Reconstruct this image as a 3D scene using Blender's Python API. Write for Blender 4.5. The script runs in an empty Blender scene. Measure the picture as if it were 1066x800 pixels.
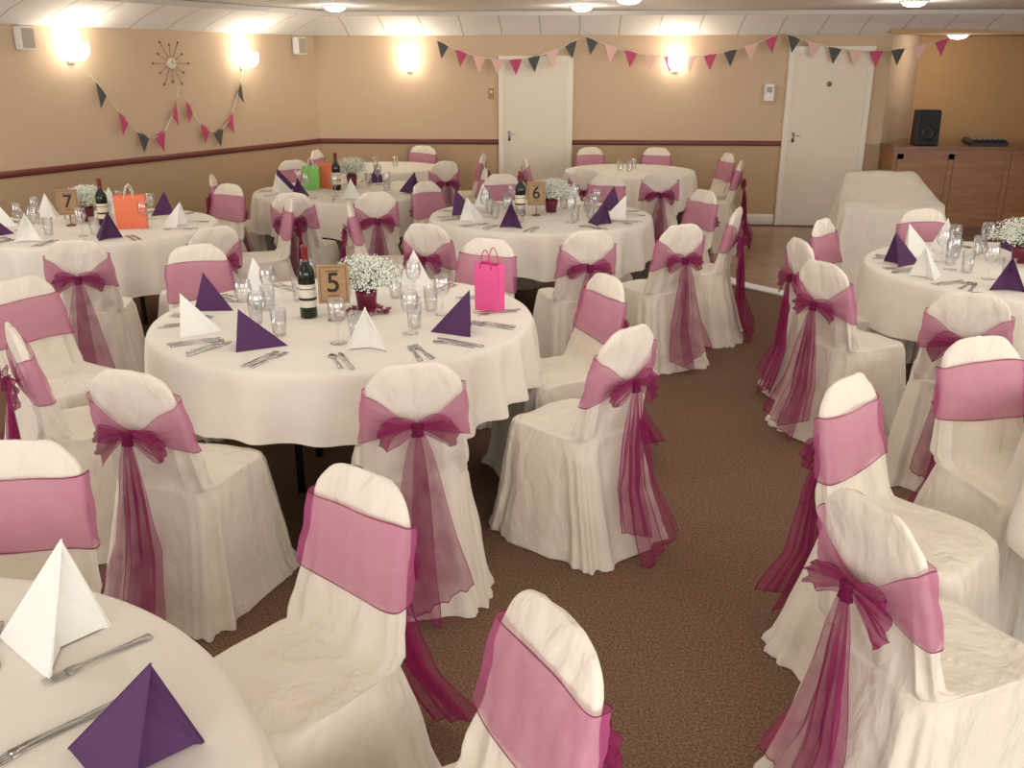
import bpy, math, random
from math import sin, cos, pi, atan2, radians, sqrt, exp
from mathutils import Vector, Matrix, noise

scene = bpy.context.scene
COL = scene.collection
scene.view_settings.view_transform = 'Standard'
random.seed(3)

# ------------------------------------------------------------------ materials
def mat_new(name):
    m = bpy.data.materials.new(name); m.use_nodes = True
    nt = m.node_tree; bs = nt.nodes['Principled BSDF']
    return m, nt, bs

def mat_basic(name, col, rough=0.6, metal=0.0, noise=0.0, nscale=20, bump=0.0, bscale=60, sheen=0.0, spec=0.5, bdist=0.02, stretch=None):
    m, nt, bs = mat_new(name)
    bs.inputs['Base Color'].default_value = (*col, 1)
    bs.inputs['Roughness'].default_value = rough
    bs.inputs['Metallic'].default_value = metal
    bs.inputs['Specular IOR Level'].default_value = spec
    if sheen: bs.inputs['Sheen Weight'].default_value = sheen
    tc = nt.nodes.new('ShaderNodeTexCoord')
    if noise:
        n = nt.nodes.new('ShaderNodeTexNoise'); n.inputs['Scale'].default_value = nscale
        n.inputs['Detail'].default_value = 5
        nt.links.new(tc.outputs['Object'], n.inputs['Vector'])
        r = nt.nodes.new('ShaderNodeValToRGB')
        r.color_ramp.elements[0].position = 0.3; r.color_ramp.elements[1].position = 0.7
        r.color_ramp.elements[0].color = (*[c*(1-noise) for c in col], 1)
        r.color_ramp.elements[1].color = (*[min(1, c*(1+noise)) for c in col], 1)
        nt.links.new(n.outputs['Fac'], r.inputs['Fac'])
        nt.links.new(r.outputs['Color'], bs.inputs['Base Color'])
    if bump:
        n2 = nt.nodes.new('ShaderNodeTexNoise'); n2.inputs['Scale'].default_value = bscale
        n2.inputs['Detail'].default_value = 3; n2.inputs['Distortion'].default_value = 0.4
        src = tc.outputs['Object']
        if stretch:
            mp = nt.nodes.new('ShaderNodeMapping'); mp.inputs['Scale'].default_value = stretch
            nt.links.new(src, mp.inputs[0]); src = mp.outputs[0]
        nt.links.new(src, n2.inputs['Vector'])
        b = nt.nodes.new('ShaderNodeBump'); b.inputs['Strength'].default_value = bump
        b.inputs['Distance'].default_value = bdist
        nt.links.new(n2.outputs['Fac'], b.inputs['Height'])
        nt.links.new(b.outputs['Normal'], bs.inputs['Normal'])
    return m

def mat_sheer(name, col, alpha, var=0.08):
    m = bpy.data.materials.new(name); m.use_nodes = True
    nt = m.node_tree; nt.nodes.clear()
    out = nt.nodes.new('ShaderNodeOutputMaterial')
    mix = nt.nodes.new('ShaderNodeMixShader'); tr = nt.nodes.new('ShaderNodeBsdfTransparent')
    mix2 = nt.nodes.new('ShaderNodeMixShader')
    d = nt.nodes.new('ShaderNodeBsdfPrincipled'); t = nt.nodes.new('ShaderNodeBsdfTranslucent')
    d.inputs['Roughness'].default_value = 0.6; d.inputs['Specular IOR Level'].default_value = 0.3
    d.inputs['Base Color'].default_value = (*col, 1); t.inputs['Color'].default_value = (*col, 1)
    mix2.inputs[0].default_value = 0.35
    tc = nt.nodes.new('ShaderNodeTexCoord'); n = nt.nodes.new('ShaderNodeTexNoise')
    n.inputs['Scale'].default_value = 14; n.inputs['Detail'].default_value = 3
    nt.links.new(tc.outputs['Object'], n.inputs['Vector'])
    mr = nt.nodes.new('ShaderNodeMapRange')
    mr.inputs['From Min'].default_value = 0.3; mr.inputs['From Max'].default_value = 0.7
    mr.inputs['To Min'].default_value = alpha-var; mr.inputs['To Max'].default_value = min(1, alpha+var)
    nt.links.new(n.outputs['Fac'], mr.inputs['Value'])
    nt.links.new(mr.outputs['Result'], mix.inputs[0])
    nt.links.new(d.outputs[0], mix2.inputs[1]); nt.links.new(t.outputs[0], mix2.inputs[2])
    nt.links.new(tr.outputs[0], mix.inputs[1]); nt.links.new(mix2.outputs[0], mix.inputs[2])
    nt.links.new(mix.outputs[0], out.inputs['Surface'])
    return m

def mat_glass(name, tint=(1, 1, 1), base=0.08):
    m = bpy.data.materials.new(name); m.use_nodes = True
    nt = m.node_tree; nt.nodes.clear()
    out = nt.nodes.new('ShaderNodeOutputMaterial')
    mix = nt.nodes.new('ShaderNodeMixShader'); tr = nt.nodes.new('ShaderNodeBsdfTransparent')
    tr.inputs['Color'].default_value = (*tint, 1)
    g = nt.nodes.new('ShaderNodeBsdfGlossy'); g.inputs['Roughness'].default_value = 0.08
    lw = nt.nodes.new('ShaderNodeLayerWeight'); lw.inputs['Blend'].default_value = 0.35
    ma = nt.nodes.new('ShaderNodeMath'); ma.operation = 'MULTIPLY_ADD'
    ma.inputs[1].default_value = 0.6; ma.inputs[2].default_value = base
    nt.links.new(lw.outputs['Facing'], ma.inputs[0]); nt.links.new(ma.outputs[0], mix.inputs[0])
    nt.links.new(tr.outputs[0], mix.inputs[1]); nt.links.new(g.outputs[0], mix.inputs[2])
    nt.links.new(mix.outputs[0], out.inputs['Surface'])
    return m

def mat_emit(name, col, st):
    m, nt, bs = mat_new(name)
    bs.inputs['Base Color'].default_value = (*col, 1)
    bs.inputs['Emission Color'].default_value = (*col, 1)
    bs.inputs['Emission Strength'].default_value = st
    return m

def mat_wall(name, up, low, zsplit):
    m, nt, bs = mat_new(name); bs.inputs['Roughness'].default_value = 0.75
    bs.inputs['Specular IOR Level'].default_value = 0.25
    g = nt.nodes.new('ShaderNodeNewGeometry'); s = nt.nodes.new('ShaderNodeSeparateXYZ')
    nt.links.new(g.outputs['Position'], s.inputs[0])
    c = nt.nodes.new('ShaderNodeMath'); c.operation = 'GREATER_THAN'; c.inputs[1].default_value = zsplit
    nt.links.new(s.outputs['Z'], c.inputs[0])
    mx = nt.nodes.new('ShaderNodeMix'); mx.data_type = 'RGBA'
    mx.inputs[6].default_value = (*low, 1); mx.inputs[7].default_value = (*up, 1)
    nt.links.new(c.outputs[0], mx.inputs[0]); nt.links.new(mx.outputs[2], bs.inputs['Base Color'])
    n = nt.nodes.new('ShaderNodeTexNoise'); n.inputs['Scale'].default_value = 45; n.inputs['Detail'].default_value = 5
    nt.links.new(g.outputs['Position'], n.inputs['Vector'])
    b = nt.nodes.new('ShaderNodeBump'); b.inputs['Strength'].default_value = 0.25; b.inputs['Distance'].default_value = 0.01
    nt.links.new(n.outputs['Fac'], b.inputs['Height']); nt.links.new(b.outputs[0], bs.inputs['Normal'])
    return m

def mat_carpet():
    m, nt, bs = mat_new('carpet'); bs.inputs['Roughness'].default_value = 1.0
    bs.inputs['Specular IOR Level'].default_value = 0.02
    tc = nt.nodes.new('ShaderNodeTexCoord')
    n = nt.nodes.new('ShaderNodeTexNoise'); n.inputs['Scale'].default_value = 120; n.inputs['Detail'].default_value = 5
    n.inputs['Roughness'].default_value = 0.75
    nt.links.new(tc.outputs['Object'], n.inputs['Vector'])
    r = nt.nodes.new('ShaderNodeValToRGB')
    e = r.color_ramp.elements; e[0].position = 0.36; e[0].color = (0.098, 0.055, 0.035, 1)
    e[1].position = 0.65; e[1].color = (0.310, 0.195, 0.132, 1)
    k = r.color_ramp.elements.new(0.5); k.color = (0.182, 0.108, 0.071, 1)
    nt.links.new(n.outputs['Fac'], r.inputs['Fac']); nt.links.new(r.outputs['Color'], bs.inputs['Base Color'])
    return m

def mat_wood(name, c1, c2, rough=0.35, stretch=(1, 12, 12)):
    m, nt, bs = mat_new(name); bs.inputs['Roughness'].default_value = rough
    tc = nt.nodes.new('ShaderNodeTexCoord'); mp = nt.nodes.new('ShaderNodeMapping')
    mp.inputs['Scale'].default_value = stretch
    n = nt.nodes.new('ShaderNodeTexNoise'); n.inputs['Scale'].default_value = 2.5; n.inputs['Detail'].default_value = 6
    nt.links.new(tc.outputs['Object'], mp.inputs[0]); nt.links.new(mp.outputs[0], n.inputs['Vector'])
    r = nt.nodes.new('ShaderNodeValToRGB'); e = r.color_ramp.elements
    e[0].position = 0.3; e[0].color = (*c1, 1); e[1].position = 0.7; e[1].color = (*c2, 1)
    nt.links.new(n.outputs['Fac'], r.inputs['Fac']); nt.links.new(r.outputs['Color'], bs.inputs['Base Color'])
    return m

M_cover = mat_basic('cream_cover_fabric', (0.80, 0.725, 0.615), 0.8, noise=0.02, nscale=6, bump=0.85, bscale=10, sheen=0.15, spec=0.2, bdist=0.025, stretch=(1.2, 1.2, .6))
M_cloth = mat_basic('cream_tablecloth', (0.80, 0.745, 0.65), 0.75, noise=0.02, nscale=5, bump=0.3, bscale=7, sheen=0.05, spec=0.25)
M_band = mat_sheer('pink_sheer_band', (0.60, 0.14, 0.33), 0.52, 0.04)
M_hem = mat_sheer('magenta_hem', (0.25, 0.013, 0.09), 0.85)
M_bow = mat_sheer('magenta_organza', (0.37, 0.02, 0.14), 0.52, 0.1)
M_carpet = mat_carpet()
M_wall = mat_wall('wall_paint', (0.60, 0.445, 0.30), (0.52, 0.37, 0.225), 0.93)
M_alcove = mat_basic('alcove_paint', (0.54, 0.33, 0.15), 0.8, noise=0.03)
M_ceil = mat_basic('ceiling_paint', (0.82, 0.77, 0.69), 0.8, bump=0.1)
M_cove = mat_basic('ceiling_tile_white', (0.90, 0.88, 0.84), 0.7, noise=0.02)
M_joint = mat_basic('tile_joint', (0.60, 0.56, 0.49), 0.8)
M_dado = mat_basic('dado_red_brown', (0.15, 0.032, 0.025), 0.4)
M_door = mat_basic('door_cream_paint', (0.78, 0.70, 0.57), 0.45, noise=0.02)
M_frame = mat_basic('door_frame_paint', (0.82, 0.76, 0.64), 0.5)
M_white = mat_basic('white_plastic', (0.78, 0.78, 0.75), 0.4)
M_strip = mat_basic('pale_metal_strip', (0.88, 0.86, 0.82), 0.5)
M_grey = mat_basic('grey_speaker', (0.42, 0.36, 0.27), 0.6)
M_black = mat_basic('black_plastic', (0.015, 0.015, 0.017), 0.45)
M_mesh = mat_basic('black_grille', (0.03, 0.03, 0.035), 0.7, bump=0.5, bscale=300)
M_steel = mat_basic('steel', (0.50, 0.49, 0.47), 0.25, metal=1.0)
M_brass = mat_basic('bronze_metal', (0.30, 0.17, 0.08), 0.35, metal=0.6)
M_wood = mat_wood('bar_wood', (0.25, 0.105, 0.04), (0.36, 0.165, 0.065))
M_wood_d = mat_wood('bar_wood_dark', (0.17, 0.07, 0.028), (0.25, 0.11, 0.045))
M_floorwood = mat_wood('dance_floor_wood', (0.25, 0.155, 0.10), (0.35, 0.225, 0.15), 0.25)
M_glass = mat_glass('clear_glass')
M_pot = mat_basic('burgundy_pot_glaze', (0.14, 0.006, 0.03), 0.3)
M_bottle = mat_basic('dark_wine_glass', (0.008, 0.014, 0.008), 0.08)
M_label = mat_basic('cream_label', (0.72, 0.66, 0.52), 0.6)
M_capsule = mat_basic('red_capsule', (0.18, 0.012, 0.015), 0.3)
M_kraft = mat_basic('kraft_card', (0.36, 0.22, 0.115), 0.85, noise=0.1, nscale=60)
M_ink = mat_basic('dark_ink', (0.02, 0.012, 0.01), 0.7)
M_napw = mat_basic('white_paper_napkin', (0.86, 0.84, 0.78), 0.8, bump=0.1, bscale=150)
M_napp = mat_basic('purple_paper_napkin', (0.080, 0.021, 0.090), 0.8, bump=0.1, bscale=150)
M_pinkbag = mat_basic('hot_pink_paper', (0.80, 0.09, 0.30), 0.45)
M_orangebag = mat_basic('orange_paper', (0.80, 0.19, 0.08), 0.5)
M_greenbag = mat_basic('green_paper', (0.20, 0.50, 0.10), 0.5)
M_handle = mat_basic('cord_white', (0.8, 0.78, 0.7), 0.6)
M_pinkcord = mat_basic('cord_pink', (0.6, 0.04, 0.2), 0.6)
M_flower = mat_basic('gypsophila_white', (0.82, 0.83, 0.74), 0.8)
M_stem = mat_basic('green_stem', (0.20, 0.29, 0.13), 0.7)
M_petal = mat_basic('burgundy_petal', (0.25, 0.008, 0.04), 0.6)
M_fdark = mat_basic('pennant_charcoal', (0.080, 0.080, 0.074), 0.8)
M_fpink = mat_basic('pennant_pink', (0.52, 0.07, 0.16), 0.8)
M_flight = mat_basic('pennant_pale_pink', (0.78, 0.50, 0.44), 0.8)
M_lamp = mat_emit('lit_frosted_glass', (1.0, 0.94, 0.82), 12)
M_lamp2 = mat_emit('lit_ceiling_glass', (1.0, 0.95, 0.84), 9)
M_tabledark = mat_basic('table_frame_black', (0.02, 0.018, 0.016), 0.5)

# ------------------------------------------------------------------ mesh helpers
class MB:
    def __init__(s): s.v = []; s.f = []; s.m = []
    def add(s, verts, faces, mi=0, T=None):
        o = len(s.v)
        for p in verts:
            p = Vector(p)
            if T is not None: p = T @ p
            s.v.append(tuple(p))
        for f in faces:
            s.f.append(tuple(i+o for i in f)); s.m.append(mi)
    def mesh(s, name, mats, smooth=True):
        me = bpy.data.meshes.new(name); me.from_pydata(s.v, [], s.f)
        for m in mats: me.materials.append(m)
        for p, mi in zip(me.polygons, s.m): p.material_index = mi; p.use_smooth = smooth
        me.update(); return me

def g_box(cx, cy, cz, sx, sy, sz):
    x, y, z = sx/2, sy/2, sz/2
    v = [(cx+a*x, cy+b*y, cz+c*z) for a in (-1, 1) for b in (-1, 1) for c in (-1, 1)]
    f = [(0, 1, 3, 2), (4, 6, 7, 5), (0, 4, 5, 1), (2, 3, 7, 6), (0, 2, 6, 4), (1, 5, 7, 3)]
    return v, f

def g_loft(rings, closed=True, cap0=False, cap1=False):
    n = len(rings[0]); v = [p for r in rings for p in r]; f = []
    for j in range(len(rings)-1):
        for i in range(n if closed else n-1):
            k = (i+1) % n
            f.append((j*n+i, j*n+k, (j+1)*n+k, (j+1)*n+i))
    if cap0: f.append(tuple(range(n-1, -1, -1)))
    if cap1: f.append(tuple((len(rings)-1)*n+i for i in range(n)))
    return v, f

def g_lathe(prof, n=24, cap0=False, cap1=False, c=(0, 0)):
    rings = [[(c[0]+r*cos(2*pi*i/n), c[1]+r*sin(2*pi*i/n), z) for i in range(n)] for r, z in prof]
    return g_loft(rings, True, cap0, cap1)

def g_tube(pts, r, n=6):
    pts = [Vector(p) for p in pts]; rings = []
    for i, p in enumerate(pts):
        d = (pts[min(i+1, len(pts)-1)]-pts[max(i-1, 0)]).normalized()
        up = Vector((0, 0, 1)) if abs(d.z) < 0.9 else Vector((0, 1, 0))
        a = d.cross(up).normalized(); b = d.cross(a).normalized()
        rings.append([tuple(p+a*r*cos(2*pi*k/n)+b*r*sin(2*pi*k/n)) for k in range(n)])
    return g_loft(rings, True, True, True)

def g_strip(sts, th=0.002):
    rings = []
    for s in sts:
        xc = s[3] if len(s) > 3 else 0
        y, w, z = s[:3]
        rings.append([(xc-w, y, z), (xc+w, y, z), (xc+w, y, z+th), (xc-w, y, z+th)])
    return g_loft(rings, True, True, True)

def one(geo, name, mat, smooth=True):
    b = MB(); b.add(*geo); return b.mesh(name, [mat], smooth)

def N(name, mesh=None, kids=(), loc=(0, 0, 0), rot=(0, 0, 0), scale=(1, 1, 1), label=None):
    return dict(name=name, mesh=mesh, kids=kids, loc=loc, rot=rot, scale=scale, label=label)

def build(spec, parent=None):
    o = bpy.data.objects.new(spec['name'], spec['mesh'])
    COL.objects.link(o)
    if spec['mesh'] is None: o.empty_display_size = 0.1
    o.location = spec['loc']; o.rotation_euler = spec['rot']; o.scale = spec['scale']
    if parent: o.parent = parent
    if spec['label']: o['label'] = spec['label']
    for k in spec['kids']: build(k, o)
    return o

def place(spec, loc, rotz, label, cat, group=None, scale=1.0, rot=None):
    o = build(spec)
    o.location = loc
    o.rotation_euler = rot if rot else (0, 0, rotz)
    o.scale = (scale,)*3 if not isinstance(scale, tuple) else scale
    o['label'] = label; o['category'] = cat
    if group: o['group'] = group
    return o

def structure(name, mesh, label, loc=(0, 0, 0), rotz=0.0, cat='structure'):
    o = bpy.data.objects.new(name, mesh); COL.objects.link(o)
    o.location = loc; o.rotation_euler = (0, 0, rotz)
    o['kind'] = 'structure'; o['label'] = label; o['category'] = cat
    return o

def child(name, mesh, parent, label=None):
    o = bpy.data.objects.new(name, mesh); COL.objects.link(o); o.parent = parent
    if label: o['label'] = label
    return o

# ------------------------------------------------------------------ room
BX0, BY0, BS = -2.28, 11.4, -0.0686
def bwY(x): return BY0 + BS*(x-BX0)
back_rot = atan2(BS, 1.0)
LD = Vector((-0.4725, -0.8813, 0)); LN = Vector((0.8813, -0.4725, 0))
def LP(s, off, z):
    p = Vector((BX0, BY0, 0)) + LD*s + LN*off; return (p.x, p.y, z)
ZS, ZC = 2.10, 2.33

def wall_poly(p, q, z0, z1, th, nrm):
    p = Vector(p); q = Vector(q); n = Vector(nrm)*th
    v = []
    for a in (p, q, q+n, p+n):
        v += [(a.x, a.y, z0), (a.x, a.y, z1)]
    f = [(0, 2, 3, 1), (2, 4, 5, 3), (4, 6, 7, 5), (6, 0, 1, 7), (1, 3, 5, 7), (0, 6, 4, 2)]
    return v, f

AX = 4.2
NB = Vector((0.068, 0.998, 0))
structure('wall_back', one(wall_poly((BX0, BY0, 0), (AX, bwY(AX), 0), 0, ZC+0.1, 0.12, NB), 'wall_back', M_wall, False), 'beige painted wall with darker tan lower half')
e = LP(9.2, 0, 0)
structure('wall_left', one(wall_poly((BX0, BY0, 0), (e[0], e[1], 0), 0, ZC+0.1, 0.12, -LN), 'wall_left', M_wall, False), 'beige painted side wall with darker tan lower half')
structure('wall_alcove_side', one(wall_poly((AX+0.005, bwY(AX), 0), (4.95, 12.0, 0), 0, ZC+0.1, 0.12, (-0.8, 0.5, 0)), 'was', M_wall, False), 'splayed beige reveal of the stage alcove')
structure('wall_alcove_back', one(wall_poly((4.8, 12.0, 0), (7.4, 12.0, 0), 0, ZC+0.1, 0.12, (0, 1, 0)), 'wab', M_alcove, False), 'orange-tan painted alcove wall')
structure('wall_right', one(wall_poly((7.3, 12.0, 0), (7.3, 4.0, 0), 0, ZC+0.1, 0.12, (1, 0, 0)), 'wr', M_wall, False), 'beige painted side wall')
fb = MB(); fb.add([(-7.5, -1.2, 0), (7.4, -1.2, 0), (7.4, 12.2, 0), (-7.5, 12.2, 0)], [(0, 1, 2, 3)])
fb.add([(-7.5, -1.2, -0.1), (7.4, -1.2, -0.1), (7.4, 12.2, -0.1), (-7.5, 12.2, -0.1)], [(3, 2, 1, 0)])
structure('floor', fb.mesh('floor', [M_carpet], False), 'speckled brown carpet floor')
cb = MB(); cb.add(*g_box(0, 5.5, ZC+0.05, 15, 13.6, 0.1))
structure('ceiling', cb.mesh('ceiling', [M_ceil], False), 'cream painted ceiling')

def cove(name, A, B, inn, label, inset=0.62, zt=ZC-0.02):
    A = Vector(A); B = Vector(B); inn = Vector(inn); L = (B-A).length; d = (B-A)/L
    mb = MB(); n = int(L/0.42)
    for i in range(n):
        s0 = L*i/n; s1 = L*(i+1)/n
        for (a, b, mi) in ((s0, s1-0.016, 0), (s1-0.016, s1, 1)):
            p = A+d*a; q = A+d*b
            rows = [(0.0, ZS), (0.04, ZS), (0.30, ZS+0.11), (inset-0.02, zt-0.01), (inset, zt-0.03), (inset+0.03, zt-0.03), (inset+0.03, zt+0.015)]
            v = []
            for r, z in rows:
                pp = p+inn*r; qq = q+inn*r
                v += [(pp.x, pp.y, z), (qq.x, qq.y, z)]
            f = [(2*k, 2*k+1, 2*k+3, 2*k+2) for k in range(len(rows)-1)]
            mb.add(v, f[:4], mi); mb.add(v, f[4:], 1)
    structure(name, mb.mesh(name, [M_cove, M_joint], False), label)
cove('trim_1', (BX0, BY0, 0), (7.3, bwY(7.3), 0), (-0.068, -0.998, 0), 'white panelled sloping ceiling cove')
cove('trim_2', (e[0], e[1], 0), (BX0, BY0, 0), LN, 'white panelled sloping ceiling cove on side wall')
ab = MB(); ab.add(*g_box(5.8, 11.4, ZS+0.03, 3.4, 1.3, 0.04))
structure('ceiling_alcove', ab.mesh('ca', [M_alcove], False), 'low orange-tan alcove ceiling')

def rail(name, A, B, inn, z, h, t, mat, label):
    A = Vector(A); B = Vector(B); inn = Vector(inn)
    rings = []
    for P in (A, B):
        rings.append([tuple(Vector((P.x, P.y, z+dz))+inn*o) for o, dz in ((0, -h/2), (t*0.6, -h/2), (t, -h*0.2), (t, h*0.2), (t*0.6, h/2), (0, h/2))])
    structure(name, one(g_loft(rings, True, True, True), name, mat, False), label)
INB = (-0.068, -0.998, 0)
def bp(x): return (x, bwY(x), 0)
rail('trim_3', bp(BX0), bp(-0.15), INB, 0.93, 0.055, 0.03, M_dado, 'dark red-brown dado rail')
rail('trim_4', bp(0.70), bp(3.09), INB, 0.93, 0.055, 0.03, M_dado, 'dark red-brown dado rail between doors')
rail('trim_5', (BX0, BY0, 0), e, LN, 0.93, 0.055, 0.03, M_dado, 'dark red-brown dado rail on side wall')
rail('baseboard_back', bp(0.72), bp(3.08), INB, 0.06, 0.12, 0.02, M_frame, 'cream skirting board')
rail('baseboard_back_corner', bp(BX0), bp(-0.16), INB, 0.06, 0.12, 0.02, M_frame, 'cream skirting board')
rail('baseboard_left', (BX0, BY0, 0), e, LN, 0.06, 0.12, 0.02, M_frame, 'cream skirting board on side wall')

def door(name, x0, x1, label, sign=True, h=1.92):
    w = x1-x0; xc = (x0+x1)/2
    mb = MB(); mb.add(*g_box(0, -0.02, h/2, w, 0.035, h))
    o = structure(name, mb.mesh(name, [M_door], False), label, (xc, bwY(xc), 0), back_rot, 'door')
    fr = MB()
    fr.add(*g_box(-w/2-0.03, -0.028, h/2+0.03, 0.06, 0.055, h+0.06)); fr.add(*g_box(w/2+0.03, -0.028, h/2+0.03, 0.06, 0.055, h+0.06))
    fr.add(*g_box(0, -0.028, h+0.03, w, 0.055, 0.06))
    child('door_frame', fr.mesh('df', [M_frame], False), o, 'cream painted door frame')
    hb = MB(); hx = -w/2+0.06
    hb.add(*g_box(hx, -0.041, 1.0, 0.028, 0.006, 0.11)); hb.add(*g_tube([(hx, -0.04, 1.02), (hx, -0.07, 1.02), (hx+0.07, -0.07, 1.02)], 0.005))
    child('door_handle', hb.mesh('dh', [M_steel]), o, 'metal lever handle')
    if sign:
        T = Matrix.Translation((0, -0.04, 1.58)) @ Matrix.Rotation(pi/2, 4, 'X')
        sb = MB(); g = g_lathe([(0.0, 0.006), (0.026, 0.006), (0.028, 0)], 20); sb.add(g[0], g[1], 0, T)
        child('door_sign', sb.mesh('ds', [M_brass]), o, 'small round metal door sign')
    hg = MB()
    for z in (0.25, 1.6): hg.add(*g_box(w/2-0.004, -0.045, z, 0.016, 0.02, 0.09))
    child('hinge', hg.mesh('hg', [M_frame], False), o)
door('door_1', -0.09, 0.64, 'cream flush door in beige wall', False, 1.82)
door('door_2', 3.15, 3.96, 'wide cream flush door with round sign')

# dance floor
db = MB()
poly = [(1.75, 10.95), (1.72, 8.7), (1.80, 8.2), (1.98, 7.80), (2.28, 7.42), (2.75, 7.05), (3.4, 6.8), (7.2, 6.6), (7.2, 10.35), (4.3, 10.6)]
top = [(x, y, 0.012) for x, y in poly]; bot = [(x, y, 0.001) for x, y in poly]; n = len(poly)
db.add(top+bot, [tuple(range(n-1, -1, -1))]+[(i, (i+1) % n, n+(i+1) % n, n+i) for i in range(n)])
structure('floor_dance', db.mesh('fd', [M_floorwood], False), 'reddish brown polished wooden dance floor')
sb = MB()
pts = poly[0:8]
rings = []
for i, (x, y) in enumerate(pts):
    a = Vector(pts[max(i-1, 0)]); b = Vector(pts[min(i+1, len(pts)-1)]); d = (b-a).normalized(); nn = Vector((-d.y, d.x))*0.07
    rings.append([(x-nn.x, y-nn.y, 0.004), (x-nn.x, y-nn.y, 0.017), (x+nn.x, y+nn.y, 0.017), (x+nn.x, y+nn.y, 0.004)])
sb.add(*g_loft(rings, True, True, True))
structure('trim_6', sb.mesh('strip', [M_strip], False), 'pale edging strip of the dance floor')

# ------------------------------------------------------------------ chair
def sgp(v, p): return math.copysign(abs(v)**p, v)
ZTOP = 0.900; RT = 0.090
def back_dims(z):
    tz = min(1, max(0, (z-0.50)/(ZTOP-0.50)))
    a = 0.181-0.030*tz; cy = -0.082*tz; b = 0.033-0.016*tz
    zr = ZTOP-RT
    if z > zr:
        q = min(1, (z-zr)/RT); c = sqrt(max(0, 1-q*q))
        a -= RT*(1-c); b *= max(0.3, c**.7)
    return a, cy, b
def back_pt(th, z, off=0.0, n=3.6):
    a, cy, b = back_dims(z)
    return (a+off)*sgp(cos(th), 2/n), cy+(b+off)*sgp(sin(th), 2/n)
def skirt_back(z):
    f = 1-min(z, 0.46)/0.46
    return -0.042-0.12*f**1.1
def arc_drop(x, z): return 0.5*x*x*max(0, (z-0.5)/0.375)**2

def nz(x, y, z, s, sd): return noise.noise(Vector((x*s+sd*7.3, y*s-sd*3.1, z*s+sd)))

def cover_mesh(seed):
    rnd = random.Random(seed); NN = 144
    ks = [(rnd.choice((5, 6)), rnd.uniform(0, 6), .25), (rnd.choice((9, 10)), rnd.uniform(0, 6), .35), (15, rnd.uniform(0, 6), .35), (24, rnd.uniform(0, 6), .18)]
    rings = []
    for z in [0.003, 0.02, 0.05, 0.09, 0.13, 0.17, 0.21, 0.25, 0.29, 0.33, 0.37, 0.40, 0.43, 0.450]:
        f = 1-z/0.46
        a = 0.194+0.062*f; y0 = skirt_back(z); y1 = 0.395+0.065*f; amp = 0.034*f**0.5
        if z < 0.03: a += .012; y1 += .012; y0 -= .012
        if z > 0.44: a -= 0.004; y1 -= 0.004
        c = (y0+y1)/2; b = (y1-y0)/2; r = []
        for i in range(NN):
            th = 2*pi*i/NN; x = a*sgp(cos(th), 2/5.0); y = c+b*sgp(sin(th), 2/5.0)
            w = sum(m*(1-2*abs(sin((k*th+p+z*1.0)/2))**.9) for k, p, m in ks)*amp
            w += .012*nz(x, y, z, 7, seed)*(.4+f)
            r.append((x+w*cos(th), y+w*sin(th), max(.002, z+.003*nz(x, y, z, 12, seed+3))))
        rings.append(r)
    def lerp(a, b, t): return a+(b-a)*t
    for s, z in ((0.03, 0.465), (0.08, 0.473), (0.18, .478), (0.3, 0.480), (0.42, .480), (0.55, 0.479), (0.68, .479), (0.8, 0.481), (0.92, 0.486)):
        r = []
        for i in range(NN):
            th = 2*pi*i/NN
            x1 = 0.190*sgp(cos(th), 2/5.0); y1 = 0.177+0.218*sgp(sin(th), 2/5.0)
            x2, y2 = back_pt(th, 0.5)
            x = lerp(x1, x2, s); y = lerp(y1, y2, s)
            r.append((x, y, z+.009*nz(x, y, 0, 8, seed)+.003*nz(x, y, 0, 22, seed)))
        rings.append(r)
    zs = [0.505, 0.53, 0.56, 0.59, 0.62, 0.65, 0.68, 0.71, 0.74, 0.77, 0.80, 0.822, 0.842, 0.858, 0.871, 0.882, 0.890, 0.896, 0.899, 0.900]
    for z in zs:
        r = []
        for i in range(NN):
            th = 2*pi*i/NN; x, y = back_pt(th, z); tz = (z-0.5)/0.40
            w = 0.009*nz(x, y*.6, z, 12, seed)+.004*nz(x, y, z*.4, 34, seed)
            if tz < .6: w += 0.010*(1-tz/.6)*(1-2*abs(sin(4.5*th+seed)))
            k = 1 if z < .88 else .5
            r.append((x+w*cos(th)*k, y+w*(1 if sin(th) > 0 else -1)*k*min(1, abs(sin(th))*3), z-arc_drop(x, z)+.008*nz(x, 0, 0, 24, seed)*max(0, tz-.6)*2))
        rings.append(r)
    mb = MB(); mb.add(*g_loft(rings, True, False, True))
    return mb.mesh('chair_cover', [M_cover])

def band_mesh(seed):
    NN = 144; rows = 16; rings = []
    for j in range(rows+1):
        v = -1+2*j/rows; r = []
        for i in range(NN):
            th = 2*pi*i/NN
            x, y = back_pt(th, 0.70)
            g = 1.0; zc = 0.724
            if sin(th) < 0:
                kk = exp(-(x/0.11)**2)*min(1, -sin(th)*2)
                g = 1-0.84*kk; zc = 0.724-0.039*kk
            z = zc+(0.097+.006*sin(2*th+seed))*g*v+0.006*nz(x, y, 0, 6, seed)
            off = 0.0145+0.002*sin(v*5+th*4+seed)+.002*nz(x, v, z, 12, seed)
            x, y = back_pt(th, z, off)
            if sin(th) < 0: y -= 0.009*(1-g)*(1+sin(v*14))
            r.append((x, y, z-arc_drop(x, z)))
        rings.append(r)
    v, f = g_loft(rings)
    mb = MB(); mb.add(v, f)
    for k in range(len(f)):
        if k//NN in (0, rows-1): mb.m[k] = 1
    for i in range(NN):
        for (a, b) in ((1, 0), (rows-1, rows)):
            p = Vector(mb.v[a*NN+i]); q = Vector(mb.v[b*NN+i]); mb.v[a*NN+i] = tuple(q+(p-q)*0.33)
    return mb.mesh('sash', [M_band, M_hem])

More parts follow.
